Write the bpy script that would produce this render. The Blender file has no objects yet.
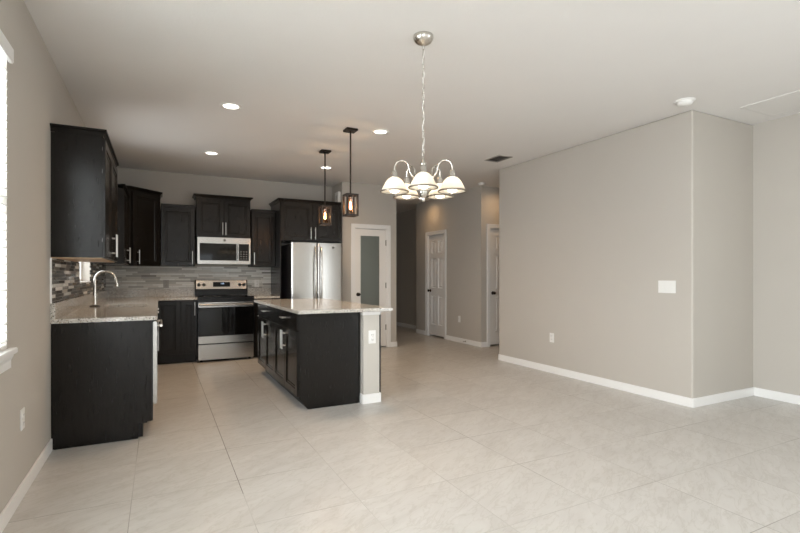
import bpy, bmesh, math, random
from mathutils import Vector, Matrix
random.seed(7)
PI = math.pi
S = bpy.context.scene
COL = S.collection

# ------------------------------------------------------------------ camera
cam_d = bpy.data.cameras.new('camera')
cam = bpy.data.objects.new('camera', cam_d)
COL.objects.link(cam)
cam.location = (0, 0, 1.2094)
cam.rotation_euler = (PI / 2, 0, -0.4691)
cam_d.sensor_width = 36
cam_d.lens = 475.4 / 800 * 36
cam_d.shift_y = 9.45 / 800
cam_d.clip_start = 0.05
S.camera = cam

# ------------------------------------------------------------------ world, daylight, exposure
w = bpy.data.worlds.new('daylight')
S.world = w
w.use_nodes = True
w.node_tree.nodes['Background'].inputs[0].default_value = (0.86, 0.94, 1.0, 1)
w.node_tree.nodes['Background'].inputs[1].default_value = 1.6
S.view_settings.view_transform = 'Standard'
S.view_settings.look = 'None'
S.view_settings.gamma = 1
S.view_settings.use_curve_mapping = False
S.view_settings.exposure = 0.40


def area(name, loc, rot, sx, sy, power, col, spread=PI):
    d = bpy.data.lights.new(name, 'AREA')
    d.shape = 'RECTANGLE'
    d.size, d.size_y = sx, sy
    d.energy = power
    d.color = col
    d.spread = spread
    o = bpy.data.objects.new(name, d)
    COL.objects.link(o)
    o.location = loc
    o.rotation_euler = rot
    return o


# added light at two unseen glass doors; daylight through rear and left wall windows
area('added_right_fill', (5.40, -2.6, 1.15), (0, PI / 2, 0), 2.1, 2.4, 76, (0.91, 0.965, 1.0))  # fill for the left wall through a door added out of view
area('rear_window_daylight', (1.15, -5.53, 1.25), (-PI / 2, 0, PI), 1.5, 1.6, 5, (0.91, 0.965, 1.0))
area('added_left_fill', (-0.70, -2.0, 1.12), (0, -PI / 2, 0), 2.1, 2.2, 140, (0.91, 0.965, 1.0))  # main left-hand light through a door added out of view
area('window_daylight', (-0.80, 2.1, 1.55), (0, -PI / 2, 0), 1.4, 1.55, 110, (0.92, 0.97, 1.0))
area('sink_window_daylight', (-0.80, 5.75, 1.65), (0, -PI / 2, 0), 0.95, 0.75, 8, (0.93, 0.98, 1.0))


def lamp(name, loc, power, col, r=0.03, spot=None, parent=None):
    d = bpy.data.lights.new(name, 'SPOT' if spot else 'POINT')
    d.energy = power
    d.color = col
    d.shadow_soft_size = r
    if spot:
        d.spot_size = spot
        d.spot_blend = 1.0
    o = bpy.data.objects.new(name, d)
    COL.objects.link(o)
    o.location = loc
    if parent:
        o.parent = parent
    return o


# ------------------------------------------------------------------ materials
class NT:
    def __init__(s, name):
        m = bpy.data.materials.new(name)
        m.use_nodes = True
        s.m = m
        s.t = m.node_tree
        s.b = s.t.nodes['Principled BSDF']
        s.out = s.t.nodes['Material Output']

    def n(s, typ, **k):
        x = s.t.nodes.new(typ)
        for a, v in k.items():
            setattr(x, a, v)
        return x

    def l(s, a, b):
        s.t.links.new(a, b)

    def val(s, inp, v):
        if isinstance(v, (int, float)):
            inp.default_value = v
        else:
            s.l(v, inp)

    def math(s, op, a, b=0.0, c=None):
        x = s.n('ShaderNodeMath', operation=op)
        s.val(x.inputs[0], a)
        s.val(x.inputs[1], b)
        if c is not None:
            s.val(x.inputs[2], c)
        return x.outputs[0]

    def pos(s):
        g = s.n('ShaderNodeNewGeometry')
        return g.outputs['Position']

    def xyz(s, v):
        x = s.n('ShaderNodeSeparateXYZ')
        s.l(v, x.inputs[0])
        return x.outputs

    def comb(s, x, y, z):
        c = s.n('ShaderNodeCombineXYZ')
        for i, v in enumerate((x, y, z)):
            s.val(c.inputs[i], v)
        return c.outputs[0]

    def noise(s, vec, scale, detail=3, rough=.5, dist=0.0):
        x = s.n('ShaderNodeTexNoise')
        s.l(vec, x.inputs['Vector'])
        x.inputs['Scale'].default_value = scale
        x.inputs['Detail'].default_value = detail
        x.inputs['Roughness'].default_value = rough
        x.inputs['Distortion'].default_value = dist
        return x.outputs['Fac']

    def ramp(s, fac, stops, interp='LINEAR'):
        x = s.n('ShaderNodeValToRGB')
        x.color_ramp.interpolation = interp
        e = x.color_ramp.elements
        while len(e) < len(stops):
            e.new(0.5)
        for i, (p, c) in enumerate(stops):
            e[i].position = p
            e[i].color = (*c, 1)
        s.l(fac, x.inputs[0])
        return x.outputs[0]

    def mix(s, fac, a, b):
        x = s.n('ShaderNodeMix', data_type='RGBA')
        s.val(x.inputs[0], fac)
        for i, v in ((6, a), (7, b)):
            if isinstance(v, tuple):
                x.inputs[i].default_value = (*v, 1)
            else:
                s.l(v, x.inputs[i])
        return x.outputs[2]

    def bump(s, h, strength, dist=0.01):
        x = s.n('ShaderNodeBump')
        x.inputs['Strength'].default_value = strength
        x.inputs['Distance'].default_value = dist
        s.l(h, x.inputs['Height'])
        s.l(x.outputs[0], s.b.inputs['Normal'])


def simple(name, col, rough=0.5, metal=0.0, spec=0.5, **k):
    t = NT(name)
    t.b.inputs['Base Color'].default_value = (*col, 1)
    t.b.inputs['Roughness'].default_value = rough
    t.b.inputs['Metallic'].default_value = metal
    t.b.inputs['Specular IOR Level'].default_value = spec
    for a, v in k.items():
        t.b.inputs[a.replace('_', ' ')].default_value = v
    return t.m


def paint(name, col, rough=0.6, bump=0.12, scale=90):
    t = NT(name)
    p = t.pos()
    f = t.noise(p, scale, 4, .6)
    f2 = t.noise(p, 3, 2)
    c = t.mix(f2, tuple(x * .985 for x in col), tuple(x * 1.015 for x in col))
    t.l(c, t.b.inputs['Base Color'])
    t.b.inputs['Roughness'].default_value = rough
    t.b.inputs['Specular IOR Level'].default_value = 0.3
    if bump:
        t.bump(f, bump, 0.004)
    return t.m


M_wall = paint('taupe_wall_paint', (0.53, 0.494, 0.444))
M_ceil = paint('ceiling_paint', (0.82, 0.80, 0.775), 0.8, 0.25, 55)
M_trim = simple('white_trim_paint', (0.87, 0.86, 0.84), 0.35)
M_door = simple('white_door_paint', (0.86, 0.84, 0.81), 0.4)
M_plate = simple('white_plastic', (0.85, 0.84, 0.81), 0.35)
M_slot = simple('dark_slot', (0.30, 0.29, 0.28), 0.5)


def floor_mat():
    t = NT('stone_look_floor_tile')
    P = t.xyz(t.pos())
    T, TY = 0.549, 0.565
    u = t.math('DIVIDE', t.math('ADD', P[0], 0.132), T)
    v = t.math('DIVIDE', t.math('ADD', P[1], -1.250), TY)
    fu, fv = t.math('FLOOR', u), t.math('FLOOR', v)
    du = t.math('SUBTRACT', u, fu)
    dv = t.math('SUBTRACT', v, fv)
    eu = t.math('MINIMUM', du, t.math('SUBTRACT', 1, du))
    ev = t.math('MINIMUM', dv, t.math('SUBTRACT', 1, dv))
    e = t.math('MINIMUM', eu, ev)
    g = t.math('LESS_THAN', e, 0.0034)
    wn = t.n('ShaderNodeTexWhiteNoise', noise_dimensions='2D')
    t.l(t.comb(fu, fv, 0), wn.inputs['Vector'])
    rnd = wn.outputs['Value']
    # marbled veins run obliquely; each tile has its own piece of the pattern
    ox = t.math('ADD', t.math('MULTIPLY', t.math('ADD', P[0], t.math('MULTIPLY', P[1], 0.55)), 0.75), t.math('MULTIPLY', rnd, 17.0))
    oy = t.math('ADD', t.math('MULTIPLY', t.math('SUBTRACT', P[1], t.math('MULTIPLY', P[0], 0.55)), 2.4), t.math('MULTIPLY', rnd, 9.0))
    vec = t.comb(ox, oy, 0)
    n1 = t.noise(vec, 2.2, 6, .62, 1.2)
    n2 = t.noise(vec, 6.0, 5, .6, 0.6)
    c = t.ramp(n1, [(0.25, (0.51, 0.485, 0.452)), (0.5, (0.57, 0.547, 0.515)), (0.75, (0.62, 0.60, 0.57))])
    vein = t.ramp(n2, [(0.0, (1, 1, 1)), (0.46, (1, 1, 1)), (0.5, (0.90, 0.89, 0.87)), (0.54, (1, 1, 1)), (1, (1, 1, 1))])
    mm = t.n('ShaderNodeMix', data_type='RGBA', blend_type='MULTIPLY')
    mm.inputs[0].default_value = 1
    t.l(c, mm.inputs[6])
    t.l(vein, mm.inputs[7])
    tone = t.math('ADD', 0.97, t.math('MULTIPLY', rnd, 0.06))
    vm = t.n('ShaderNodeVectorMath', operation='SCALE')
    t.l(mm.outputs[2], vm.inputs[0])
    t.l(tone, vm.inputs['Scale'])
    gn = t.noise(t.comb(P[0], P[1], 0), 1.1, 2)
    gcol = t.ramp(gn, [(0.38, (0.33, 0.305, 0.275)), (0.58, (0.53, 0.508, 0.475))])
    # the joint along the kitchen aisle is darker than the rest
    aisle_joint = t.math('MULTIPLY', t.math('LESS_THAN', t.math('ABSOLUTE', t.math('SUBTRACT', P[0], 0.417)), 0.03), t.math('GREATER_THAN', P[1], 2.75))
    gcol = t.mix(t.math('MULTIPLY', aisle_joint, 0.8), gcol, (0.13, 0.115, 0.10))
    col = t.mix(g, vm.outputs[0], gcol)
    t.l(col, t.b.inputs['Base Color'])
    t.l(t.math('ADD', 0.30, t.math('MULTIPLY', g, 0.4)), t.b.inputs['Roughness'])
    t.b.inputs['Specular IOR Level'].default_value = 0.45
    h = t.math('MINIMUM', t.math('MULTIPLY', e, 120), 1.0)
    t.bump(h, 0.25, 0.002)
    return t.m


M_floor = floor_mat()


def espresso():
    t = NT('espresso_stained_wood')
    P = t.xyz(t.pos())
    vec = t.comb(t.math('MULTIPLY', P[0], 14), t.math('MULTIPLY', P[1], 14), t.math('MULTIPLY', P[2], 1.2))
    f = t.noise(vec, 6, 5, .6)
    c = t.ramp(f, [(0.3, (0.0076, 0.0064, 0.0053)), (0.7, (0.0120, 0.0102, 0.0086))])
    t.l(c, t.b.inputs['Base Color'])
    t.b.inputs['Roughness'].default_value = 0.23
    t.b.inputs['Specular IOR Level'].default_value = 0.26
    return t.m


M_esp = espresso()
M_dark = simple('dark_recess', (0.01, 0.01, 0.01), 0.7)
M_birch = simple('natural_birch_underside', (0.52, 0.36, 0.22), 0.4)


def granite():
    t = NT('speckled_granite')
    p = t.pos()
    a = t.noise(p, 75, 5, .65)
    c = t.ramp(a, [(0.32, (0.40, 0.37, 0.325)), (0.5, (0.56, 0.53, 0.48)), (0.66, (0.70, 0.68, 0.635))])
    v = t.n('ShaderNodeTexVoronoi', feature='F1')
    t.l(p, v.inputs['Vector'])
    v.inputs['Scale'].default_value = 190
    sp = t.xyz(v.outputs['Color'])
    dark = t.math('GREATER_THAN', sp[0], 0.88)
    c2 = t.mix(dark, c, (0.09, 0.08, 0.07))
    v2 = t.n('ShaderNodeTexVoronoi', feature='F1')
    t.l(p, v2.inputs['Vector'])
    v2.inputs['Scale'].default_value = 130
    br = t.math('GREATER_THAN', t.xyz(v2.outputs['Color'])[1], 0.86)
    c3 = t.mix(br, c2, (0.42, 0.35, 0.28))
    t.l(c3, t.b.inputs['Base Color'])
    t.b.inputs['Roughness'].default_value = 0.12
    return t.m


M_gran = granite()


def mosaic(name, axis, wd, ht, stops):
    """linear glass and stone mosaic: long thin strips of many shades"""
    t = NT(name)
    P = t.xyz(t.pos())
    vz = t.math('DIVIDE', P[2], ht)
    row = t.math('FLOOR', vz)
    wn = t.n('ShaderNodeTexWhiteNoise', noise_dimensions='1D')
    t.l(row, wn.inputs['W'])
    ww = t.math('ADD', wd * 0.7, t.math('MULTIPLY', wn.outputs['Value'], wd * 0.6))
    u = t.math('ADD', t.math('DIVIDE', P[axis], ww), t.math('MULTIPLY', wn.outputs['Value'], 7.3))
    fu = t.math('FLOOR', u)
    w2 = t.n('ShaderNodeTexWhiteNoise', noise_dimensions='2D')
    t.l(t.comb(fu, row, 0), w2.inputs['Vector'])
    c = t.ramp(w2.outputs['Value'], stops, 'CONSTANT')
    du = t.math('SUBTRACT', u, fu)
    dz = t.math('SUBTRACT', vz, row)
    gu = t.math('LESS_THAN', t.math('MULTIPLY', t.math('MINIMUM', du, t.math('SUBTRACT', 1, du)), wd), 0.0014)
    gz = t.math('LESS_THAN', t.math('MULTIPLY', t.math('MINIMUM', dz, t.math('SUBTRACT', 1, dz)), ht), 0.0012)
    g = t.math('MAXIMUM', gu, gz)
    st = t.noise(t.comb(t.math('MULTIPLY', P[0], 6), t.math('MULTIPLY', P[1], 6), t.math('MULTIPLY', P[2], 90)), 3, 3)
    c1 = t.n('ShaderNodeMix', data_type='RGBA', blend_type='MULTIPLY')
    c1.inputs[0].default_value = 0.3
    t.l(c, c1.inputs[6])
    t.l(t.ramp(st, [(0.3, (0.7, 0.7, 0.7)), (0.7, (1.15, 1.15, 1.15))]), c1.inputs[7])
    col = t.mix(g, c1.outputs[2], (0.42, 0.40, 0.36))
    t.l(col, t.b.inputs['Base Color'])
    w3 = t.math('FRACT', t.math('MULTIPLY', w2.outputs['Value'], 37.0))
    t.l(t.math('ADD', 0.12, t.math('MULTIPLY', w3, 0.35)), t.b.inputs['Roughness'])
    t.b.inputs['Specular IOR Level'].default_value = 0.28
    t.bump(t.math('SUBTRACT', 1, g), 0.4, 0.002)
    return t.m


TONES = [(0.0, (0.45, 0.435, 0.40)), (0.20, (0.72, 0.71, 0.665)), (0.46, (0.55, 0.53, 0.48)), (0.62, (0.82, 0.81, 0.77)),
         (0.84, (0.28, 0.265, 0.24)), (0.90, (0.66, 0.63, 0.57))]
TONES2 = [(0.0, (0.025, 0.022, 0.02)), (0.30, (0.20, 0.175, 0.145)), (0.46, (0.045, 0.038, 0.032)), (0.66, (0.80, 0.78, 0.74)),
          (0.80, (0.03, 0.026, 0.022)), (0.92, (0.46, 0.43, 0.38))]
M_mos_back = mosaic('linear_mosaic_back', 0, 0.24, 0.026, TONES)
M_mos_left = mosaic('linear_mosaic_left', 1, 0.27, 0.0245, TONES2)


def steel(name, col=(0.46, 0.447, 0.425), rough=0.24, vertical=True):
    t = NT(name)
    P = t.xyz(t.pos())
    if vertical:
        vec = t.comb(t.math('MULTIPLY', P[0], 3), t.math('MULTIPLY', P[1], 3), t.math('MULTIPLY', P[2], 300))
    else:
        vec = t.comb(t.math('MULTIPLY', P[0], 300), t.math('MULTIPLY', P[1], 300), t.math('MULTIPLY', P[2], 3))
    f = t.noise(vec, 1.0, 2)
    t.b.inputs['Base Color'].default_value = (*col, 1)
    t.b.inputs['Metallic'].default_value = 1
    t.l(t.math('ADD', rough - .05, t.math('MULTIPLY', f, 0.1)), t.b.inputs['Roughness'])
    return t.m


M_steel = steel('brushed_stainless_steel')
M_nickel = simple('brushed_nickel', (0.66, 0.63, 0.58), 0.25, 1.0)
M_handle = simple('satin_nickel_pull', (0.74, 0.72, 0.69), 0.28, 1.0)
M_blackglass = simple('black_glass', (0.005, 0.005, 0.005), 0.05, 0, 0.32)
M_black = simple('black_enamel', (0.008, 0.008, 0.008), 0.3, 0, 0.3)
M_blackmatte = simple('black_plastic', (0.02, 0.02, 0.02), 0.45)
M_bronze = simple('oil_rubbed_bronze', (0.030, 0.022, 0.017), 0.45, 0.6)
M_greysteel = simple('grey_fridge_side', (0.03, 0.03, 0.032), 0.5)
M_vent = simple('grey_register_paint', (0.40, 0.375, 0.345), 0.5)
M_ventw = simple('white_grille_paint', (0.76, 0.74, 0.71), 0.5)
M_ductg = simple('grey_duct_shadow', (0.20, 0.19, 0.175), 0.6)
M_hinge = simple('dark_nickel_hinge', (0.26, 0.24, 0.21), 0.4, 0.9)
M_red = simple('steel_badge', (0.16, 0.15, 0.14), 0.35, 0.8)


def frosted():
    t = NT('frosted_glass')
    t.b.inputs['Base Color'].default_value = (0.20, 0.23, 0.21, 1)
    t.b.inputs['Roughness'].default_value = 0.32
    t.b.inputs['Transmission Weight'].default_value = 0.25
    return t.m


M_frost = frosted()


def thin_glass(name, tint=(1, 1, 1), gloss=0.08, rough=0.02):
    t = NT(name)
    tr = t.n('ShaderNodeBsdfTransparent')
    tr.inputs[0].default_value = (*tint, 1)
    gl = t.n('ShaderNodeBsdfGlossy')
    gl.inputs['Roughness'].default_value = rough
    mx = t.n('ShaderNodeMixShader')
    lw = t.n('ShaderNodeLayerWeight')
    lw.inputs[0].default_value = 0.25
    t.l(t.math('ADD', gloss, t.math('MULTIPLY', lw.outputs['Facing'], 0.25)), mx.inputs[0])
    t.l(tr.outputs[0], mx.inputs[1])
    t.l(gl.outputs[0], mx.inputs[2])
    t.l(mx.outputs[0], t.out.inputs[0])
    return t.m


M_glass = thin_glass('clear_window_glass')
M_jar = thin_glass('smoky_jar_glass', (0.74, 0.62, 0.52), 0.16, 0.06)


def translucent(name, dcol, tcol, fac):
    t = NT(name)
    a = t.n('ShaderNodeBsdfTranslucent')
    a.inputs[0].default_value = (*tcol, 1)
    mx = t.n('ShaderNodeMixShader')
    mx.inputs[0].default_value = fac
    t.b.inputs['Base Color'].default_value = (*dcol, 1)
    t.b.inputs['Roughness'].default_value = 0.3
    t.l(t.b.outputs[0], mx.inputs[1])
    t.l(a.outputs[0], mx.inputs[2])
    t.l(mx.outputs[0], t.out.inputs[0])
    return t.m


M_shade = translucent('white_ribbed_glass_shade', (0.85, 0.82, 0.76), (0.98, 0.93, 0.85), 0.55)
M_slat = translucent('white_blind_slat', (0.84, 0.85, 0.83), (0.9, 0.93, 0.92), 0.12)


def glow(name, col, strength):
    t = NT(name)
    t.b.inputs['Base Color'].default_value = (0.8, 0.8, 0.8, 1)
    t.b.inputs['Emission Color'].default_value = (*col, 1)
    t.b.inputs['Emission Strength'].default_value = strength
    return t.m


M_lens = glow('lit_lens', (1.0, 0.93, 0.82), 3.5)
M_bulb = glow('lit_frosted_bulb', (1.0, 0.86, 0.66), 5.0)
M_edison = glow('lit_amber_bulb', (1.0, 0.56, 0.22), 5.0)
M_filament = glow('lit_filament', (1.0, 0.74, 0.42), 40.0)
M_digit = glow('blue_display_digits', (0.35, 0.6, 1.0), 1.2)


# ------------------------------------------------------------------ mesh helpers
class MB:
    def __init__(s):
        s.v, s.f, s.sm = [], [], []

    def add(s, verts, faces, smooth=False):
        n = len(s.v)
        s.v += [tuple(x) for x in verts]
        for f in faces:
            s.f.append([i + n for i in f])
            s.sm.append(smooth)
        return s

    def box(s, a, b, bev=0.0):
        (x0, y0, z0), (x1, y1, z1) = a, b
        x0, x1 = min(x0, x1), max(x0, x1)
        y0, y1 = min(y0, y1), max(y0, y1)
        z0, z1 = min(z0, z1), max(z0, z1)
        if bev <= 0:
            v = [(x0, y0, z0), (x1, y0, z0), (x1, y1, z0), (x0, y1, z0), (x0, y0, z1), (x1, y0, z1), (x1, y1, z1), (x0, y1, z1)]
            f = [(3, 2, 1, 0), (4, 5, 6, 7), (0, 1, 5, 4), (1, 2, 6, 5), (2, 3, 7, 6), (3, 0, 4, 7)]
            return s.add(v, f)
        bm = bmesh.new()
        bmesh.ops.create_cube(bm, size=1)
        for q in bm.verts:
            q.co = Vector(((x0 + x1) / 2 + q.co.x * (x1 - x0), (y0 + y1) / 2 + q.co.y * (y1 - y0), (z0 + z1) / 2 + q.co.z * (z1 - z0)))
        bmesh.ops.bevel(bm, geom=bm.edges[:], offset=bev, segments=2, affect='EDGES')
        bm.verts.index_update()
        s.add([q.co for q in bm.verts], [[q.index for q in f.verts] for f in bm.faces])
        bm.free()
        return s

    def tube(s, pts, r, n=10, closed=False, caps=True):
        pts = [Vector(p) for p in pts]
        rs = r if isinstance(r, (list, tuple)) else [r] * len(pts)
        m = len(pts)
        rings = []
        up = None
        for i, p in enumerate(pts):
            if closed:
                d = pts[(i + 1) % m] - pts[i - 1]
            else:
                d = pts[min(i + 1, m - 1)] - pts[max(i - 1, 0)]
            d.normalize()
            if up is None:
                up = Vector((0, 0, 1)) if abs(d.z) < .9 else Vector((1, 0, 0))
            a = d.cross(up)
            if a.length < 1e-6:
                a = d.cross(Vector((0, 1, 0)))
            a.normalize()
            b = a.cross(d).normalized()
            up = b
            rings.append([p + (a * math.cos(2 * PI * k / n) + b * math.sin(2 * PI * k / n)) * rs[i] for k in range(n)])
        v = [q for rg in rings for q in rg]
        f = []
        for i in range(m if closed else m - 1):
            j = (i + 1) % m
            for k in range(n):
                k2 = (k + 1) % n
                f.append((i * n + k, i * n + k2, j * n + k2, j * n + k))
        s.add(v, f, True)
        if caps and not closed:
            s.add(rings[0], [list(range(n))])
            s.add(rings[-1], [list(range(n))[::-1]])
        return s

    def lathe(s, prof, n=24, c=(0, 0, 0), axis='Z', cap0=False, cap1=False):
        """prof: list of (radius, height)"""
        def P(r, h, k):
            a = 2 * PI * k / n
            x, y = r * math.cos(a), r * math.sin(a)
            q = (x, y, h) if axis == 'Z' else ((h, x, y) if axis == 'X' else (x, h, y))
            return (q[0] + c[0], q[1] + c[1], q[2] + c[2])
        v = [P(r, h, k) for r, h in prof for k in range(n)]
        f = []
        for i in range(len(prof) - 1):
            for k in range(n):
                k2 = (k + 1) % n
                f.append((i * n + k, i * n + k2, (i + 1) * n + k2, (i + 1) * n + k))
        s.add(v, f, True)
        if cap0:
            s.add([P(*prof[0], k) for k in range(n)], [list(range(n))[::-1]])
        if cap1:
            s.add([P(*prof[-1], k) for k in range(n)], [list(range(n))])
        return s

    def panel(s, x0, z0, x1, z1, prof, back=True):
        """a board facing -Y: rings of (inset, y) from the back edge to the centre of the face"""
        v, f = [], []
        for ins, y in prof:
            v += [(x0 + ins, y, z0 + ins), (x1 - ins, y, z0 + ins), (x1 - ins, y, z1 - ins), (x0 + ins, y, z1 - ins)]
        for i in range(len(prof) - 1):
            for k in range(4):
                k2 = (k + 1) % 4
                f.append((i * 4 + k, i * 4 + k2, (i + 1) * 4 + k2, (i + 1) * 4 + k))
        m = (len(prof) - 1) * 4
        f.append((m, m + 1, m + 2, m + 3))
        if back:
            f.append((3, 2, 1, 0))
        return s.add(v, f)

    def prism(s, poly, z0, z1):
        n = len(poly)
        v = [(x, y, z0) for x, y in poly] + [(x, y, z1) for x, y in poly]
        f = [list(range(n))[::-1], list(range(n, 2 * n))]
        for i in range(n):
            j = (i + 1) % n
            f.append((i, j, n + j, n + i))
        return s.add(v, f)

    def build(s, name, mat, parent=None, loc=None, rotz=0.0, bev=0.0):
        me = bpy.data.meshes.new(name)
        me.from_pydata(s.v, [], s.f)
        for p, q in zip(me.polygons, s.sm):
            p.use_smooth = q
        bm = bmesh.new()
        bm.from_mesh(me)
        bmesh.ops.recalc_face_normals(bm, faces=bm.faces[:])
        bm.to_mesh(me)
        bm.free()
        me.materials.append(mat)
        o = bpy.data.objects.new(name, me)
        COL.objects.link(o)
        if parent:
            o.parent = parent
        if loc:
            o.location = loc
        o.rotation_euler = (0, 0, rotz)
        if bev:
            b = o.modifiers.new('bevel', 'BEVEL')
            b.width = bev
            b.segments = 2
            b.limit_method = 'ANGLE'
            b.angle_limit = 0.6
        return o


def B(a, b, bev=0.0):
    return MB().box(a, b, bev)


def tag(o, label, cat, group=None, kind=None):
    o['label'] = label
    o['category'] = cat
    if group:
        o['group'] = group
    if kind:
        o['kind'] = kind
    return o


def thing(name, label, cat, loc=(0, 0, 0), rotz=0.0, group=None, kind=None):
    o = bpy.data.objects.new(name, None)
    o.empty_display_size = 0.1
    COL.objects.link(o)
    o.location = loc
    o.rotation_euler = (0, 0, rotz)
    return tag(o, label, cat, group, kind)


def struct(name, mb, mat, label, cat):
    return tag(mb.build(name, mat), label, cat, None, 'structure')


def copy_tree(o, parent=None):
    c = o.copy()
    COL.objects.link(c)
    if parent:
        c.parent = parent
    for ch in list(o.children):
        copy_tree(ch, c)
    return c


# ------------------------------------------------------------------ room constants
H = 2.74
XL = -0.671      # left wall face
YB = 7.80        # kitchen back wall face
XP0, XP1, YP = 2.65, 3.63, 7.30   # pantry wall
XR, YR0, YR1 = 4.37, 2.68, 5.47   # right wall block
XF = 5.37        # far right wall
XH, YH0, YH1 = 4.88, 6.58, 8.87   # hall wall with closet door
YREAR = -5.50

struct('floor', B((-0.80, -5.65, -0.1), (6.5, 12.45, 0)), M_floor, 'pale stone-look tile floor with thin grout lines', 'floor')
struct('ceiling', B((-0.80, -5.65, H), (6.5, 12.45, H + 0.1)), M_ceil, 'flat off-white textured ceiling', 'ceiling')


def wall_x(name, x0, x1, y0, y1, holes, label, mat=M_wall, extra=()):
    """wall running along Y with rectangular openings (ya, yb, za, zb)"""
    m = MB()
    y = y0
    for ya, yb, za, zb in sorted(holes):
        m.box((x0, y, 0), (x1, ya, H))
        if za > 0:
            m.box((x0, ya, 0), (x1, yb, za))
        m.box((x0, ya, zb), (x1, yb, H))
        y = yb
    m.box((x0, y, 0), (x1, y1, H))
    for e in extra:
        m.box(*e)
    return struct(name, m, mat, label, 'wall')


def wall_y(name, y0, y1, x0, x1, holes, label, mat=M_wall, extra=()):
    m = MB()
    x = x0
    for xa, xb, za, zb in sorted(holes):
        m.box((x, y0, 0), (xa, y1, H))
        if za > 0:
            m.box((xa, y0, 0), (xb, y1, za))
        m.box((xa, y0, zb), (xb, y1, H))
        x = xb
    m.box((x, y0, 0), (x1, y1, H))
    for e in extra:
        m.box(*e)
    return struct(name, m, mat, label, 'wall')


W1 = (1.25, 2.972, 0.84, 2.335)
W2 = (5.34, 6.12, 1.14, 2.15)
W0 = (-3.1, -0.9, 0.0, 2.2)
wall_x('wall_left', XL - 0.12, XL, YREAR - 0.1, YB + 0.12, [W0, W1, W2], 'taupe left wall with blinds window and sink window')
wall_y('wall_back', YB, YB + 0.12, XL, XP0, [], 'taupe kitchen back wall behind range and refrigerator')
DP = (2.862, 3.452, 0.0, 2.005)
wall_y('wall_pantry', YP, YP + 0.12, XP0, XP1, [DP], 'taupe wall around the frosted glass pantry door', M_wall,
       [((XP0, YP + 0.12, 0), (XP0 + 0.1, 9.1, H)), ((XP0 + 0.1, 9.0, 0), (XP1 - 0.1, 9.1, H))])
wall_x('wall_hall_left', XP1 - 0.1, XP1, YP + 0.12, 12.35, [], 'taupe wall on the left side of the hallway')
wr = wall_x('wall_right', XR, XF + 0.12, YR0, YR1, [], 'broad taupe right wall with switch plate and outlet')
bm_ = wr.modifiers.new('bullnose', 'BEVEL')
bm_.width, bm_.segments = 0.016, 5
wall_x('wall_far_right', XF, XF + 0.12, YREAR - 0.1, YR0, [(-3.9, -1.3, 0.0, 2.2)], 'taupe wall at the right edge of the photo')
wall_y('wall_alcove_back', YR1 - 0.12, YR1, XF + 0.12, 6.4, [], 'taupe wall closing the small side hall')
wall_x('wall_alcove_end', 6.3, 6.4, YR1, YH0 + 0.12, [], 'taupe end wall of the small side hall')
DA = (5.062, 5.83, 0.0, 2.035)
wall_y('wall_alcove', YH0, YH0 + 0.12, XH + 0.12, 6.3, [DA], 'taupe wall beside the half hidden panel door', M_wall,
       [((DA[0] - 0.05, YH0 + 0.12, 0), (DA[1] + 0.1, YH0 + 0.14, H))])  # added sheet behind the door keeps outside light from its bottom gap
DH = (7.735, 8.385, 0.0, 2.035)
wall_x('wall_hall', XH, XH + 0.12, YH0, YH1, [DH], 'taupe hallway wall around the narrow panel door', M_wall,
       [((XH + 0.12, DH[0] - 0.1, 0), (XH + 0.14, DH[1] + 0.1, H))])  # another added sheet, unseen, blocks light under the hall door
wall_y('wall_hall_return', YH1 - 0.12, YH1, XH + 0.12, 5.32, [], 'short taupe return wall past the narrow panel door')
wall_x('wall_hall_far', 5.20, 5.32, YH1, 12.35, [], 'dim far hallway wall beyond the pantry corner')
wall_y('wall_hall_end', 12.3, 12.4, XP1, 5.20, [], 'dim end wall of the hallway')
wall_y('wall_rear', YREAR - 0.12, YREAR, XL, XF, [(0.35, 1.95, 0.4, 2.1)], 'taupe rear wall with wide sliding door opening')

# baseboards
BH, BT = 0.085, 0.013


def base(name, a, b, label):
    m = B((a[0], a[1], 0), (b[0], b[1], BH), 0.003)
    struct(name, m, M_trim, label, 'baseboard')


base('baseboard_left', (XL, -0.9, 0), (XL + BT, 4.027, 0), 'white baseboard along the left wall under the blinds window')
base('baseboard_right', (XR - BT, YR0 - BT, 0), (XR, YR1, 0), 'long white baseboard under the broad right wall')
base('baseboard_right_return', (XR + 0.0005, YR0 - BT, 0), (XF, YR0, 0), 'short white baseboard at the inner right corner')
base('baseboard_far_right', (XF - BT, -1.3, 0), (XF, YR0 - BT, 0), 'white baseboard at the right edge of the photo')
base('baseboard_pantry', (3.516, YP - BT, 0), (XP1 + BT, YP, 0), 'tiny white baseboard right of the frosted pantry door')
base('baseboard_pantry_left', (XP0, YP - BT, 0), (2.798, YP, 0), 'white baseboard left of the frosted pantry door')
base('baseboard_hall_left', (XP1, YP, 0), (XP1 + BT, 12.3, 0), 'white baseboard on the left side of the hallway')
base('baseboard_hall_front', (XH - BT, YH0 - BT, 0), (XH, 7.67, 0), 'white baseboard between the two panel doors')
base('baseboard_hall_back', (XH - BT, 8.45, 0), (XH, YH1, 0), 'short white baseboard left of the narrow panel door')
base('baseboard_alcove', (XH + 0.0005, YH0 - BT, 0), (4.994, YH0, 0), 'tiny white baseboard left of the half hidden door')
base('baseboard_hall_far', (5.20 - BT, YH1, 0), (5.20, 12.3, 0), 'white baseboard on the dim far hallway wall')
base('baseboard_rear', (XL + BT, YREAR, 0), (XF - BT, YREAR + BT, 0), 'white baseboard on the rear wall')


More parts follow.
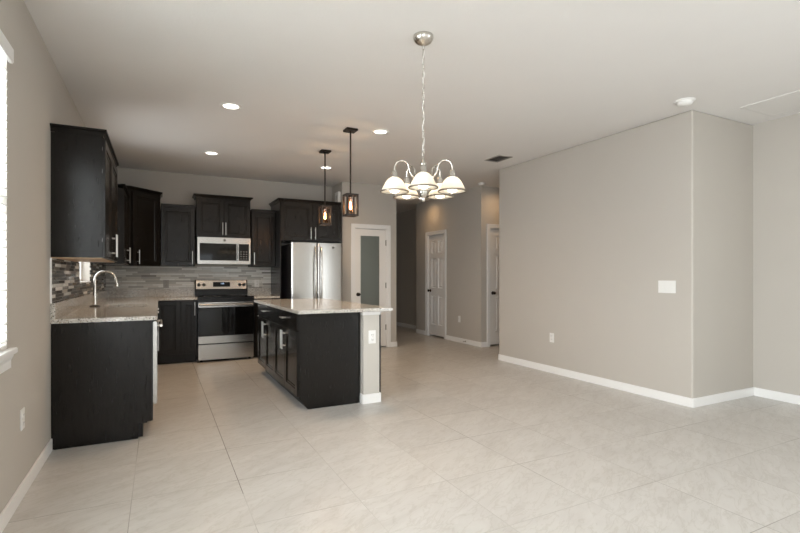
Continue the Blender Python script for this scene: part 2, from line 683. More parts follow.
# door casings: three flat boards with a stepped profile, facing -Y in local space
def casing(name, w_, h_, cw, loc, rotz, label):
    m = MB()
    for x0, x1 in ((-cw, 0.0), (w_, w_ + cw)):
        m.box((x0, -0.012, 0), (x1, 0, h_ + cw), 0.002)
    m.box((0, -0.012, h_), (w_, 0, h_ + cw), 0.002)
    m.box((-cw, -0.018, 0), (-cw + 0.018, -0.011, h_ + cw), 0.002)
    m.box((w_ + cw - 0.018, -0.018, 0), (w_ + cw, -0.011, h_ + cw), 0.002)
    m.box((-cw, -0.018, h_ + cw - 0.018), (w_ + cw, -0.011, h_ + cw), 0.002)
    # jamb lining the opening
    m.box((0, 0, 0), (0.012, 0.118, h_))
    m.box((w_ - 0.012, 0, 0), (w_, 0.118, h_))
    m.box((0.012, 0, h_ - 0.012), (w_ - 0.012, 0.118, h_))
    o = m.build(name, M_trim, None, loc, rotz)
    return tag(o, label, 'door frame', None, 'structure')


casing('trim_1', DP[1] - DP[0], DP[3], 0.063, (DP[0], YP, 0), 0, 'white casing around the frosted glass pantry door')
casing('trim_2', DH[1] - DH[0], DH[3], 0.063, (XH, DH[1], 0), -PI / 2, 'white casing around the narrow hallway panel door')
casing('trim_3', DA[1] - DA[0], DA[3], 0.066, (DA[0], YH0, 0), 0, 'white casing around the half hidden panel door')


def knob_mb(x, y, z):
    m = MB()
    m.lathe([(0.0, 0.0), (0.030, 0.0), (0.030, -0.006), (0.012, -0.010), (0.011, -0.030), (0.020, -0.036), (0.027, -0.048), (0.024, -0.060), (0.0, -0.066)], 20, (x, y, z), 'Y')
    return m


def hinge(parent, x, y, z):
    m = B((x - 0.010, y - 0.003, z - 0.045), (x + 0.010, y, z + 0.045))
    m.tube([(x, y - 0.006, z - 0.047), (x, y - 0.006, z + 0.047)], 0.006, 8)
    m.build('hinge', M_hinge, parent)


def panel_door(name, w_, h_, loc, rotz, label, hinge_side, gap=0.028):
    """six panel door slab; front faces -Y, x from 0 to w_"""
    t = thing(name, label, 'door', loc, rotz, None, 'structure')
    st, mu = 0.105 * w_ / 0.62, 0.085 * w_ / 0.62
    xs = [0, st, (w_ - mu) / 2, (w_ + mu) / 2, w_ - st, w_]
    zs = [gap, 0.24, 0.82, 0.97, 1.56, 1.66, h_ - 0.11, h_]
    m = MB()
    T = 0.035
    for i in range(5):
        for j in range(7):
            hole = i in (1, 3) and j in (1, 3, 5)
            x0, x1, z0, z1 = xs[i], xs[i + 1], zs[j], zs[j + 1]
            if hole:
                m.panel(x0, z0, x1, z1, [(0, 0), (0.009, 0.015), (0.020, 0.015), (0.036, 0.003)], back=False)
            else:
                m.add([(x0, 0, z0), (x1, 0, z0), (x1, 0, z1), (x0, 0, z1)], [(0, 1, 2, 3)])
    z0 = gap
    v = [(0, 0, z0), (w_, 0, z0), (w_, 0, h_), (0, 0, h_), (0, T, z0), (w_, T, z0), (w_, T, h_), (0, T, h_)]
    m.add(v, [(0, 1, 5, 4), (1, 2, 6, 5), (2, 3, 7, 6), (3, 0, 4, 7), (4, 5, 6, 7)])
    m.build('door_slab', M_door, t)
    kx = 0.065 if hinge_side == 'R' else w_ - 0.065
    hx = w_ - 0.002 if hinge_side == 'R' else 0.002
    knob_mb(kx, 0, 0.915).build('knob', M_bronze, t)
    for hz in (0.32, 1.05, 1.77):
        hinge(t, hx, -0.001, hz)
    return t


# hallway door: local x runs along -Y of the room
panel_door('door_1', DH[1] - DH[0] - 0.03, 2.018, (XH + 0.022, DH[1] - 0.015, 0), -PI / 2,
           'narrow white six panel door in the hallway, dark round knob at its left', 'R')
panel_door('door_2', DA[1] - DA[0] - 0.03, 2.018, (DA[0] + 0.015, YH0 + 0.022, 0), 0,
           'white six panel door half hidden behind the end of the right wall', 'R')

# pantry door with a frosted pane
pw, ph = DP[1] - DP[0] - 0.03, 1.988
pd = thing('door_3', 'white pantry door with a tall frosted glass pane beside the refrigerator', 'door', (DP[0] + 0.015, YP + 0.012, 0), 0, None, 'structure')
gx0, gx1, gz0, gz1 = 0.085, 0.448, 0.25, 1.888
m = MB()
for a, b in (((0, 0, 0.024), (gx0, 0.035, ph)), ((gx1, 0, 0.024), (pw, 0.035, ph)), ((gx0, 0, 0.024), (gx1, 0.035, gz0)), ((gx0, 0, gz1), (gx1, 0.035, ph))):
    m.box(a, b)
m.build('door_slab', M_door, pd)
m = MB()
for a, b in (((gx0, -0.004, gz0), (gx0 + 0.012, 0.0, gz1)), ((gx1 - 0.012, -0.004, gz0), (gx1, 0.0, gz1)),
             ((gx0 + 0.012, -0.004, gz0), (gx1 - 0.012, 0.0, gz0 + 0.012)), ((gx0 + 0.012, -0.004, gz1 - 0.012), (gx1 - 0.012, 0.0, gz1))):
    m.box(a, b, 0.001)
m.build('glazing_bead', M_door, pd)
B((gx0, 0.010, gz0), (gx1, 0.018, gz1)).build('glass_pane', M_frost, pd)
knob_mb(0.05, 0, 0.905).build('knob', M_bronze, pd)
for hz in (0.34, 1.05, 1.77):
    hinge(pd, pw + 0.001, -0.001, hz)

# ------------------------------------------------------------------ windows
wt = thing('window_1', 'white framed window with horizontal blinds at the left edge', 'window', (XL, (W1[0] + W1[1]) / 2, W1[2]), 0, None, 'structure')
cy0 = (W1[0] + W1[1]) / 2
hw = (W1[1] - W1[0]) / 2
m = MB()
xa, xb = -0.115, -0.075
zt = W1[3] - W1[2]
for a, b in (((xa, -hw, 0), (xb, -hw + 0.05, zt)), ((xa, hw - 0.05, 0), (xb, hw, zt)), ((xa, -hw + 0.05, 0), (xb, hw - 0.05, 0.05)),
             ((xa, -hw + 0.05, zt - 0.05), (xb, hw - 0.05, zt)), ((xa, -0.03, 0.05), (xb, 0.03, zt - 0.05)), ((xa, -hw + 0.05, zt / 2 - 0.025), (xb, -0.03, zt / 2 + 0.025)),
             ((xa, 0.03, zt / 2 - 0.025), (xb, hw - 0.05, zt / 2 + 0.025))):
    m.box(a, b)
m.build('window_frame', M_trim, wt)
B((-0.097, -hw + 0.05, 0.05), (-0.093, hw - 0.05, zt - 0.05)).build('pane', M_glass, wt)
sill = MB()
sill.box((-0.075, -hw, -0.001), (0.0, hw, 0.010), 0.0)
sill.box((0.0, -hw - 0.045, -0.018), (0.034, hw + 0.047, 0.010), 0.003)
sill.build('window_sill', M_trim, wt)
ap = MB()
prof = [(0.0, -0.018), (0.022, -0.018), (0.022, -0.030), (0.012, -0.050), (0.012, -0.088), (0.0, -0.095)]
n = len(prof)
v = [(x, -hw - 0.02, z) for x, z in prof] + [(x, hw + 0.025, z) for x, z in prof]
ap.add(v, [list(range(n)), list(range(n, 2 * n))] + [(i, (i + 1) % n, n + (i + 1) % n, n + i) for i in range(n)])
ap.build('apron', M_trim, wt)

bl = thing('window_blind', 'white horizontal slat blind hanging in the left edge window', 'blind', (XL, cy0, W1[2] + 0.012))
m = MB()
nsl = 33
for i in range(nsl):
    z = 0.045 + i * (zt - 0.13) / nsl
    a = math.radians(18)
    dx, dz = 0.024 * math.cos(a), 0.024 * math.sin(a)
    x = -0.018
    y0, y1 = -hw + 0.006, hw - 0.002
    th = 0.0026
    m.add([(x - dx, y0, z + dz), (x + dx, y0, z - dz), (x + dx, y1, z - dz), (x - dx, y1, z + dz),
           (x - dx, y0, z + dz + th), (x + dx, y0, z - dz + th), (x + dx, y1, z - dz + th), (x - dx, y1, z + dz + th)],
          [(0, 1, 2, 3), (7, 6, 5, 4), (0, 4, 5, 1), (1, 5, 6, 2), (2, 6, 7, 3), (3, 7, 4, 0)])
m.build('slats', M_slat, bl)
B((-0.035, -hw + 0.006, 0.0), (0.002, hw - 0.002, 0.018), 0.003).build('bottom_rail', M_trim, bl)
m = B((0.006, -hw + 0.004, zt - 0.082), (0.026, hw + 0.012, zt - 0.008), 0.004)
m.build('valance', M_trim, bl)
B((-0.045, -hw + 0.006, zt - 0.06), (0.004, hw - 0.006, zt - 0.014)).build('headrail', M_trim, bl)
m = MB()
for yy in (-hw + 0.15, -hw + 0.6, hw - 0.6, hw - 0.15):
    m.tube([(0.0025, yy, 0.01), (0.0025, yy, zt - 0.06)], 0.0012, 6)
m.build('ladder_cord', M_trim, bl)

wt2 = thing('window_2', 'small bright window over the kitchen sink, mostly hidden by the wall cabinet', 'window', (XL, (W2[0] + W2[1]) / 2, W2[2]), 0, None, 'structure')
hw2 = (W2[1] - W2[0]) / 2
zt2 = W2[3] - W2[2]
m = MB()
for a, b in (((xa, -hw2, 0), (xb, -hw2 + 0.04, zt2)), ((xa, hw2 - 0.04, 0), (xb, hw2, zt2)), ((xa, -hw2 + 0.04, 0), (xb, hw2 - 0.04, 0.04)),
             ((xa, -hw2 + 0.04, zt2 - 0.04), (xb, hw2 - 0.04, zt2)), ((xa, -hw2 + 0.04, zt2 / 2 - 0.02), (xb, hw2 - 0.04, zt2 / 2 + 0.02))):
    m.box(a, b)
m.build('window_frame', M_trim, wt2)
B((-0.097, -hw2 + 0.04, 0.04), (-0.093, hw2 - 0.04, zt2 - 0.04)).build('pane', M_glass, wt2)
B((-0.075, -hw2, 0.0), (0.012, hw2, 0.012), 0.002).build('window_sill', M_trim, wt2)

def added_sliding_door(name, label, w_, loc, rotz):  # both glass doors are added outside the view to admit light
    t = thing(name, label, 'window', loc, rotz, None, 'structure')
    m = MB()
    for x in (-w_ / 2, -0.03, w_ / 2 - 0.06):
        m.box((x, -0.03, 0.0), (x + 0.06, 0.03, 2.2))
    for z in (0.0, 2.14):
        m.box((-w_ / 2 + 0.06, -0.03, z), (-0.03, 0.03, z + 0.06))
        m.box((0.03, -0.03, z), (w_ / 2 - 0.06, 0.03, z + 0.06))
    m.build('window_frame', M_trim, t)
    for x0, x1 in ((-w_ / 2 + 0.06, -0.03), (0.03, w_ / 2 - 0.06)):
        B((x0, -0.003, 0.06), (x1, 0.003, 2.14)).build('pane', M_glass, t)


added_sliding_door('added_window_3', 'added white framed sliding glass door, unseen, in the far right wall', 2.6, (XF + 0.06, -2.6, 0), -PI / 2)
wt5 = thing('window_5', 'white framed window in the rear wall', 'window', (1.15, YREAR - 0.06, 0.4), 0, None, 'structure')
m = MB()
for x in (-0.80, 0.75):
    m.box((x, -0.03, 0.0), (x + 0.05, 0.03, 1.7))
for z in (0.0, 0.82, 1.65):
    m.box((-0.75, -0.03, z), (0.75, 0.03, z + 0.05))
m.build('window_frame', M_trim, wt5)
B((-0.75, -0.003, 0.05), (0.75, 0.003, 1.65)).build('pane', M_glass, wt5)
added_sliding_door('added_window_4', 'added white framed sliding glass door in the left wall behind the camera', 2.2, (XL - 0.06, -2.0, 0), PI / 2)

# ------------------------------------------------------------------ kitchen cabinets
DT = 0.020   # door thickness


def door_mb(x0, z0, x1, z1, fr=0.058):
    m = MB()
    m.panel(x0, z0, x1, z1, [(0.0, -0.001), (0.0, -DT + 0.003), (0.003, -DT), (fr, -DT), (fr + 0.006, -DT + 0.007), (fr + 0.020, -DT + 0.007), (fr + 0.027, -DT + 0.011)])
    return m


def pull(parent, x, z, y=-DT, length=0.185, vert=True, dark=False):
    m = MB()
    off = 0.032
    h = length / 2
    if vert:
        m.tube([(x, y - off, z - h), (x, y - off, z + h)], 0.0062, 10)
        for s_ in (-1, 1):
            m.tube([(x, y, z + s_ * h * 0.66), (x, y - off, z + s_ * h * 0.66)], 0.0048, 8)
    else:
        m.tube([(x - h, y - off, z), (x + h, y - off, z)], 0.0062, 10)
        for s_ in (-1, 1):
            m.tube([(x + s_ * h * 0.66, y, z), (x + s_ * h * 0.66, y - off, z)], 0.0048, 8)
    return m.build('handle', M_handle, parent)


def crown_mb(w_, d_, z0, left, right, ov=0.030, hh=0.050, back=None):
    prof = [(0.0, 0.0), (0.006, 0.0), (0.006, 0.010), (ov * .6, 0.030), (ov, 0.036), (ov, hh), (-0.02, hh)]
    m = MB()
    rings = []
    for o_, z_ in prof:
        y0 = -o_ - DT * 0
        pts = []
        if left:
            pts += [(-o_, d_, z0 + z_), (-o_, y0, z0 + z_)]
        else:
            pts += [(0, y0, z0 + z_)]
        if right:
            pts += [(w_ + o_, y0, z0 + z_), (w_ + o_, d_, z0 + z_)]
        else:
            pts += [(w_, y0, z0 + z_)]
        rings.append(pts)
    k = len(rings[0])
    v = [p for r_ in rings for p in r_]
    f = []
    for i in range(len(prof) - 1):
        for j in range(k - 1):
            f.append((i * k + j, i * k + j + 1, (i + 1) * k + j + 1, (i + 1) * k + j))
    m.add(v, f)
    o_ = ov
    zt_ = z0 + hh - 0.004
    m.box((0.0 if not left else -o_ + .002, -o_ + .002, zt_ - 0.008), (w_ if not right else w_ + o_ - .002, d_, zt_))
    return m


def wall_cab(name, label, w_, d_, h_, loc, rotz, doors, crown=(False, False), crown_h=0.05, cat='cabinet', underside=False, ov=0.030, group=None, hoff=0.035, hz=0.125):
    """doors: list of (x0, x1, handle 'L'/'R'/None)"""
    t = thing(name, label, cat, loc, rotz, group)
    m = B((0, 0, 0.006 if underside else 0.0), (w_, d_, h_), 0.0015)
    m.build('cabinet_body', M_esp, t)
    if underside:
        B((0.004, 0.004, 0.0), (w_ - 0.004, d_, 0.0055)).build('underside', M_birch, t)['label'] = 'pale wood underside'
    for x0, x1, hd in doors:
        dm = door_mb(x0 + 0.002, 0.006, x1 - 0.002, h_ - 0.012)
        d = dm.build('door', M_esp, t)
        if hd:
            hx = x0 + hoff if hd == 'L' else x1 - hoff
            pull(d, hx, hz)
    crown_mb(w_, d_, h_, crown[0], crown[1], ov, crown_h).build('crown_molding', M_esp, t)
    return t


UB = 1.347   # underside of the wall cabinets
# local y points into the wall, so depth origin is the face
c1 = wall_cab('wall_cabinet', 'nearest wall cabinet, over the sink counter, with a bare dark side panel',
              1.13, 0.305, 0.877, (XL + 0.305, 4.036, UB - 0.012), PI / 2, [(0.0, 0.565, 'R'), (0.565, 1.13, 'L')], (True, True), underside=True)
# small hinge plates seen in the gap behind the near door
for hz in (0.12, 0.62, 0.78):
    B((0.004, -0.0012, hz), (0.02, -0.0002, hz + 0.03)).build('hinge', M_handle, c1)
wall_cab('wall_cabinet', 'wall cabinet on the left wall beyond the sink window, beside the taller corner cabinet',
         0.96, 0.305, 0.845, (XL + 0.305, 6.152, UB), PI / 2, [(0.0, 0.48, 'R'), (0.48, 0.96, 'L')], (False, False), hz=0.112)

# diagonal corner cabinet, taller, with its own crown
cc = thing('corner_wall_cabinet', 'tall black diagonal wall cabinet in the kitchen corner', 'cabinet', (XL, YB, UB), 0)
s_ = 0.686
poly = [(0, 0), (0, -s_), (0.330, -s_), (s_, -0.330), (s_, 0)]
MB().prism(poly, 0.0, 0.985).build('cabinet_body', M_esp, cc)
dl = math.hypot(s_ - 0.330, s_ - 0.330)
# door on the diagonal: local frame turned 45 degrees
cd = door_mb(0.03, 0.006, dl - 0.03, 0.973).build('door', M_esp, cc, (0.330, -s_, 0), PI / 4)
hb = pull(cd, 0.105, 0.115)


def offset_crown(poly_open, z0, ov, hh):
    """crown along an open path of 2D points (outward side on the right), ends square at the walls"""
    prof = [(0.0, 0.0), (0.006, 0.0), (0.006, 0.010), (ov * .6, 0.030), (ov, 0.036), (ov, hh), (-0.02, hh)]
    pts = [Vector(p) for p in poly_open]
    nrm = []
    for a, b in zip(pts[:-1], pts[1:]):
        d = (b - a).normalized()
        nrm.append(Vector((d.y, -d.x)))
    m = MB()
    rings = []
    for o_, z_ in prof:
        rg = []
        for i, p in enumerate(pts):
            if i == 0:
                q = p + nrm[0] * o_
            elif i == len(pts) - 1:
                q = p + nrm[-1] * o_
            else:
                n_ = (nrm[i - 1] + nrm[i])
                n_ = n_ / (n_.length_squared / 2)
                q = p + n_ * o_
            rg.append((q.x, q.y, z0 + z_))
        rings.append(rg)
    k = len(pts)
    m.add([p for r_ in rings for p in r_], [(i * k + j, i * k + j + 1, (i + 1) * k + j + 1, (i + 1) * k + j) for i in range(len(prof) - 1) for j in range(k - 1)])
    top = rings[-2] + [(pts[-1].x, pts[-1].y, z0 + hh)] if False else rings[-2]
    m.add([(x, y, z - 0.004) for x, y, z in top], [list(range(len(top)))])
    return m


offset_crown([(0, -s_), (0.330, -s_), (s_, -0.330), (s_, 0)], 0.985, 0.030, 0.05).build('crown_molding', M_esp, cc)

YU = 7.475      # face of the carcasses on the back wall; doors stand 2 cm proud
wall_cab('wall_cabinet', 'single door wall cabinet between the corner cabinet and the microwave', 0.440, YB - YU, 0.845, (0.022, YU, UB), 0,
         [(0.0, 0.440, 'R')], ov=0.012, crown_h=0.035)
wall_cab('wall_cabinet', 'raised two door wall cabinet directly above the microwave', 0.757, YB - YU + 0.0, 0.573, (0.480, YU, 1.775), 0,
         [(0.0, 0.3785, 'R'), (0.3785, 0.757, 'L')], (True, True), ov=0.038, hoff=0.022, hz=0.130)
wall_cab('wall_cabinet', 'single door wall cabinet right of the microwave', 0.356, YB - YU, 0.845, (1.254, YU, UB), 0,
         [(0.0, 0.356, 'L')], ov=0.012, crown_h=0.035)

# tall panel beside the refrigerator and the deep cabinet above it
tag(B((1.612, 7.155, 0.0), (1.631, YB, 1.735), 0.001).build('refrigerator_side_panel', M_esp),
    'tall dark panel standing between the back counter and the refrigerator', 'cabinet panel')
wall_cab('wall_cabinet', 'deep two door cabinet above the refrigerator', 0.962, YB - 7.155, 0.585, (1.612, 7.155, 1.738), 0,
         [(0.008, 0.50, 'R'), (0.50, 0.956, 'L')], (True, False), ov=0.034)

# base cabinets -----------------------------------------------------
CT0, CT1 = 0.879, 0.909
BHT = 0.879 - 0.002


def base_cab(name, label, w_, d_, loc, rotz, fronts, group=None, toe=0.075, cat='cabinet', hollow=False):
    """fronts: list of ('door'|'drawer', x0, x1, z0, z1, handle x or None, handle z, vertical)"""
    t = thing(name, label, cat, loc, rotz, group)
    if hollow:
        m = MB()
        m.box((0, 0, 0.108), (0.018, d_, BHT))
        m.box((w_ - 0.018, 0, 0.108), (w_, d_, BHT))
        m.box((0.018, 0, 0.108), (w_ - 0.018, d_, 0.126))
        m.box((0.018, 0, 0.126), (w_ - 0.018, 0.018, BHT))
        m.box((0.018, d_ - 0.006, 0.126), (w_ - 0.018, d_, BHT))
    else:
        m = B((0, 0, 0.108), (w_, d_, BHT), 0.001)
    m.build('cabinet_body', M_esp, t)
    B((0.001, toe, 0.0), (w_ - 0.001, d_, 0.1075)).build('toe_kick', M_esp, t)
    for kind, x0, x1, z0, z1, hx, hz, vert in fronts:
        if kind == 'door':
            d = door_mb(x0 + .002, z0, x1 - .002, z1).build('door', M_esp, t)
        else:
            mm = MB().panel(x0 + .002, z0, x1 - .002, z1, [(0.0, -0.001), (0.0, -DT + 0.003), (0.003, -DT)])
            d = mm.build('drawer', M_esp, t)
        if hx is not None:
            pull(d, hx, hz, -DT, 0.185 if vert else 0.13, vert)
    return t


XFACE = XL + 0.612     # face of the left run carcasses
# end panel of the left run, with the toe notch
ep = MB()
pts = [(XL + 0.002, 0.0), (-0.137, 0.0), (-0.137, 0.118), (-0.053, 0.118), (-0.053, BHT), (XL + 0.002, BHT)]
v = [(x, 4.040, z) for x, z in pts] + [(x, 4.066, z) for x, z in pts]
k = len(pts)
ep.add(v, [list(range(k)), list(range(k, 2 * k))[::-1]] + [(i, (i + 1) % k, k + (i + 1) % k, k + i) for i in range(k)])
e = thing('counter_end_panel', 'dark end panel of the sink counter facing the room', 'cabinet panel', (0, 0, 0))
ep.build('panel', M_esp, e)
B((XL + 0.016, 4.028, 0.0), (-0.137, 4.0395, 0.016), 0.004).build('shoe_molding', M_esp, e)

# dishwasher
dw = thing('dishwasher', 'stainless dishwasher seen edge-on behind the end panel of the sink counter', 'dishwasher', (XFACE, 4.070, 0), PI / 2)
B((0.002, 0.02, 0.1), (0.598, 0.57, 0.868)).build('tub', M_black, dw)
B((0.003, -0.046, 0.235), (0.597, -0.018, 0.864), 0.006).build('door', M_steel, dw)
B((0.003, -0.017, 0.112), (0.597, 0.019, 0.866)).build('door_liner', M_black, dw)
m = MB()
m.tube([(0.06, -0.074, 0.825), (0.54, -0.074, 0.825)], 0.010, 12)
for x in (0.08, 0.52):
    m.tube([(x, -0.046, 0.825), (x, -0.074, 0.825)], 0.008, 10)
m.build('handle', M_nickel, dw)
B((0.003, 0.05, 0.0), (0.597, 0.1, 0.098)).build('kick_plate', M_black, dw)

base_cab('base_cabinet', 'base cabinet under the kitchen sink', 1.27, 0.611, (XFACE, 4.692, 0), PI / 2,
         [('drawer', 0.0, 0.635, 0.70, 0.87, None, 0, False), ('drawer', 0.635, 1.27, 0.70, 0.87, None, 0, False),
          ('door', 0.0, 0.635, 0.118, 0.692, 0.60, 0.56, True), ('door', 0.635, 1.27, 0.118, 0.692, 0.67, 0.56, True)], hollow=True)
base_cab('base_cabinet', 'base cabinet on the left wall between the sink and the corner', 1.226, 0.611, (XFACE, 5.966, 0), PI / 2,
         [('drawer', 0.0, 0.60, 0.70, 0.87, 0.30, 0.785, False), ('drawer', 0.60, 1.19, 0.70, 0.87, 0.90, 0.785, False),
          ('door', 0.0, 0.60, 0.118, 0.692, 0.56, 0.56, True), ('door', 0.60, 1.19, 0.118, 0.692, 0.64, 0.56, True)])
YFB = YB - 0.597
bx0 = XFACE + 0.028
base_cab('base_cabinet', 'two door base cabinet on the back wall left of the range', 0.474 - bx0, 0.597, (bx0, YFB, 0), 0,
         [('door', 0.0, 0.295, 0.135, 0.865, None, 0, True), ('door', 0.300, 0.474 - bx0 - 0.004, 0.135, 0.865, 0.474 - bx0 - 0.032, 0.755, True)])
base_cab('base_cabinet', 'narrow base cabinet between the range and the tall refrigerator panel', 0.361, 0.597, (1.248, YFB, 0), 0,
         [('drawer', 0.0, 0.361, 0.70, 0.87, 0.19, 0.785, False), ('door', 0.0, 0.361, 0.118, 0.692, 0.05, 0.56, True)])

# countertops -------------------------------------------------------
XC = -0.010
YCB = YB - 0.648
ct = thing('countertop', 'speckled granite countertop with the sink, along left and back walls', 'countertop', (0, 0, 0))
SX0, SX1, SY0, SY1 = -0.475, -0.110, 5.27, 5.80
m = MB()
XK = XL + 0.0015
for a, b in (((XK, 4.012), (XC, SY0)), ((XK, SY0), (SX0, SY1)), ((SX1, SY0), (XC, SY1)), ((XK, SY1), (XC, YB)), ((XC, YCB), (0.474, YB))):
    m.box((a[0], a[1], CT0), (b[0], b[1], CT1))
m.build('counter_slab', M_gran, ct)
lp = MB()
LT = 1.020
lp.box((XK, 4.012, CT1), (XL + 0.03, YB, LT))
lp.box((XL + 0.03, YB - 0.02, CT1), (0.474, YB, LT))
lp.build('splash_lip', M_gran, ct)
c2t = thing('countertop', 'short piece of speckled granite countertop right of the range', 'countertop', (0, 0, 0))
B((1.240, YCB, CT0), (1.610, YB, CT1)).build('counter_slab', M_gran, c2t)
B((1.240, YB - 0.02, CT1), (1.610, YB, LT)).build('splash_lip', M_gran, c2t)

# tile backsplash (thin tile set on the walls)
TT = 0.008
bsb = MB()
bsb.box((XL + TT, YB - TT, LT), (1.610, YB, UB + 0.004))
struct('trim_4', bsb, M_mos_back, 'grey linear mosaic tile backsplash on the back wall', 'backsplash')
bsl = MB()
bsl.box((XL, 4.024, LT), (XL + TT, W2[0] - 0.003, UB - 0.0125))
bsl.box((XL, W2[0] - 0.003, LT), (XL + TT, W2[1] + 0.003, W2[2] - 0.002))
bsl.box((XL, W2[1] + 0.003, LT), (XL + TT, YB, UB - 0.002))
struct('trim_5', bsl, M_mos_left, 'brown and white linear mosaic tile backsplash on the left wall', 'backsplash')
struct('trim_6', B((XL, 4.013, LT), (XL + TT + 0.002, 4.0235, UB - 0.0125)), M_trim, 'pale edge strip ending the left mosaic tile', 'tile edge')

# sink and faucet
sk = thing('kitchen_sink', 'stainless undermount sink bowl in the left countertop', 'sink', ((SX0 + SX1) / 2, (SY0 + SY1) / 2, CT0 - 0.002))
hx, hy = (SX1 - SX0) / 2, (SY1 - SY0) / 2
m = MB()
rings = [(0.012, 0.0), (0.0, 0.0), (0.004, -0.02), (0.012, -0.17), (0.04, -0.195)]
v, f = [], []


def rrect(hx, hy, r, z, n=5):
    out = []
    for cx_, cy_, a0 in ((hx - r, hy - r, 0), (-hx + r, hy - r, 90), (-hx + r, -hy + r, 180), (hx - r, -hy + r, 270)):
        for i in range(n + 1):
            a = math.radians(a0 + 90 * i / n)
            out.append((cx_ + r * math.cos(a), cy_ + r * math.sin(a), z))
    return out


rl = [rrect(hx + 0.012, hy + 0.012, 0.04, 0), rrect(hx - 0.003, hy - 0.003, 0.04, 0), rrect(hx - 0.006, hy - 0.006, 0.045, -0.16), rrect(hx - 0.03, hy - 0.03, 0.05, -0.19)]
k = len(rl[0])
m.add([p for r_ in rl for p in r_], [(i * k + j, i * k + (j + 1) % k, (i + 1) * k + (j + 1) % k, (i + 1) * k + j) for i in range(3) for j in range(k)] + [[3 * k + j for j in range(k)]])
m.build('bowl', simple('satin_sink_steel', (0.20, 0.19, 0.175), 0.35, 1.0), sk)
MB().lathe([(0.045, -0.189), (0.040, -0.186), (0.012, -0.188), (0.0, -0.188)], 20).build('drain', M_nickel, sk)

fc = thing('kitchen_faucet', 'tall gooseneck pull-down faucet behind the sink', 'faucet', (-0.560, 5.50, CT1))
MB().lathe([(0.0, 0.0), (0.045, 0.0), (0.045, 0.007), (0.026, 0.014), (0.0, 0.014)], 20).build('base', M_bronze, fc)
m = MB()
pth = [(0, 0, 0.02), (0, 0, 0.12), (0, 0, 0.26)]
R = 0.088
for i in range(1, 17):
    a = PI - i * (PI * 0.93) / 16
    pth.append((R + R * math.cos(a), 0, 0.26 + R * math.sin(a)))
rad = [0.019, 0.016, 0.012] + [0.0115] * 16
m.tube(pth, rad, 14)
m.build('spout', M_nickel, fc)
lx, lz = pth[-1][0], pth[-1][2]
MB().tube([(lx, 0, lz + 0.004), (lx + 0.006, 0, lz - 0.03), (lx + 0.014, 0, lz - 0.075), (lx + 0.015, 0, lz - 0.085)], [0.013, 0.015, 0.019, 0.017], 14).build('spray_head', M_nickel, fc)
MB().tube([(0, 0.018, 0.06), (0, 0.045, 0.068), (0.01, 0.095, 0.11)], [0.009, 0.007, 0.006], 10).build('lever', M_nickel, fc)

# ------------------------------------------------------------------ range
RX0, RX1, RYF = 0.480, 1.234, 7.143
rg = thing('kitchen_range', 'freestanding stainless electric range with black oven glass', 'range', ((RX0 + RX1) / 2, RYF, 0))
rw = (RX1 - RX0) / 2
B((-rw, 0.03, 0.03), (rw, YB - RYF - 0.012, 0.905)).build('body', M_black, rg)
for x in (-rw + 0.05, rw - 0.05):
    for y in (0.08, 0.58):
        MB().lathe([(0.018, 0.0), (0.018, 0.03)], 12, (x, y, 0), cap0=True, cap1=True).build('foot', M_blackmatte, rg)
B((-rw, -0.008, 0.9055), (rw, 0.57, 0.917), 0.003).build('cooktop', M_blackglass, rg)
M_print = simple('burner_print', (0.16, 0.16, 0.16), 0.3)
for x, y, r_ in ((-0.18, 0.15, 0.105), (0.18, 0.15, 0.085), (-0.18, 0.42, 0.075), (0.18, 0.42, 0.105)):
    MB().lathe([(r_, 0.9181), (r_ + 0.004, 0.9184), (r_ + 0.008, 0.9181)], 40, (x, y, 0)).build('burner_ring', M_print, rg)
od = B((-rw + 0.004, 0.0, 0.262), (rw - 0.004, 0.028, 0.896), 0.003).build('oven_door', M_black, rg)
B((-rw + 0.006, -0.004, 0.770), (rw - 0.006, 0.0, 0.838)).build('door_band', M_steel, od)
B((-rw + 0.006, -0.004, 0.366), (rw - 0.006, 0.0, 0.768)).build('glass_pane', M_blackglass, od)
B((-rw + 0.006, -0.004, 0.264), (rw - 0.006, 0.0, 0.364)).build('lower_band', M_steel, od)
m = MB()
m.tube([(-rw + 0.02, -0.050, 0.806), (rw - 0.02, -0.050, 0.806)], 0.014, 14)
for x in (-rw + 0.05, rw - 0.05):
    m.box((x - 0.015, -0.048, 0.795), (x + 0.015, -0.004, 0.817), 0.003)
m.build('handle', M_steel, od)
B((-rw + 0.02, -0.0055, 0.828), (-rw + 0.085, -0.004, 0.836)).build('badge', M_red, od)
B((-rw + 0.006, -0.004, 0.035), (rw - 0.006, 0.028, 0.248), 0.004).build('drawer', M_steel, rg)
# back guard
bg = MB()
pts = [(YB - RYF - 0.10, 0.9185), (YB - RYF - 0.014, 0.9185), (YB - RYF - 0.014, 1.150), (YB - RYF - 0.055, 1.150), (YB - RYF - 0.085, 1.005), (YB - RYF - 0.10, 0.995)]
k = len(pts)
bg.add([(-rw, y, z) for y, z in pts] + [(rw, y, z) for y, z in pts], [list(range(k)), list(range(k, 2 * k))[::-1]] + [(i, (i + 1) % k, k + (i + 1) % k, k + i) for i in range(k)])
gd = bg.build('back_guard', M_black, rg)
y0, z0, y1, z1 = YB - RYF - 0.085, 1.005, YB - RYF - 0.055, 1.150
tilt = math.atan2(y1 - y0, z1 - z0)


def on_guard(mb, name, mat, parent):
    """parts drawn flat facing -Y around z=0 are tilted onto the guard face"""
    mt = Matrix.Translation((0, y0, z0)) @ Matrix.Rotation(-tilt, 4, 'X')
    mb.v = [tuple(mt @ Vector(p)) for p in mb.v]
    return mb.build(name, mat, parent)


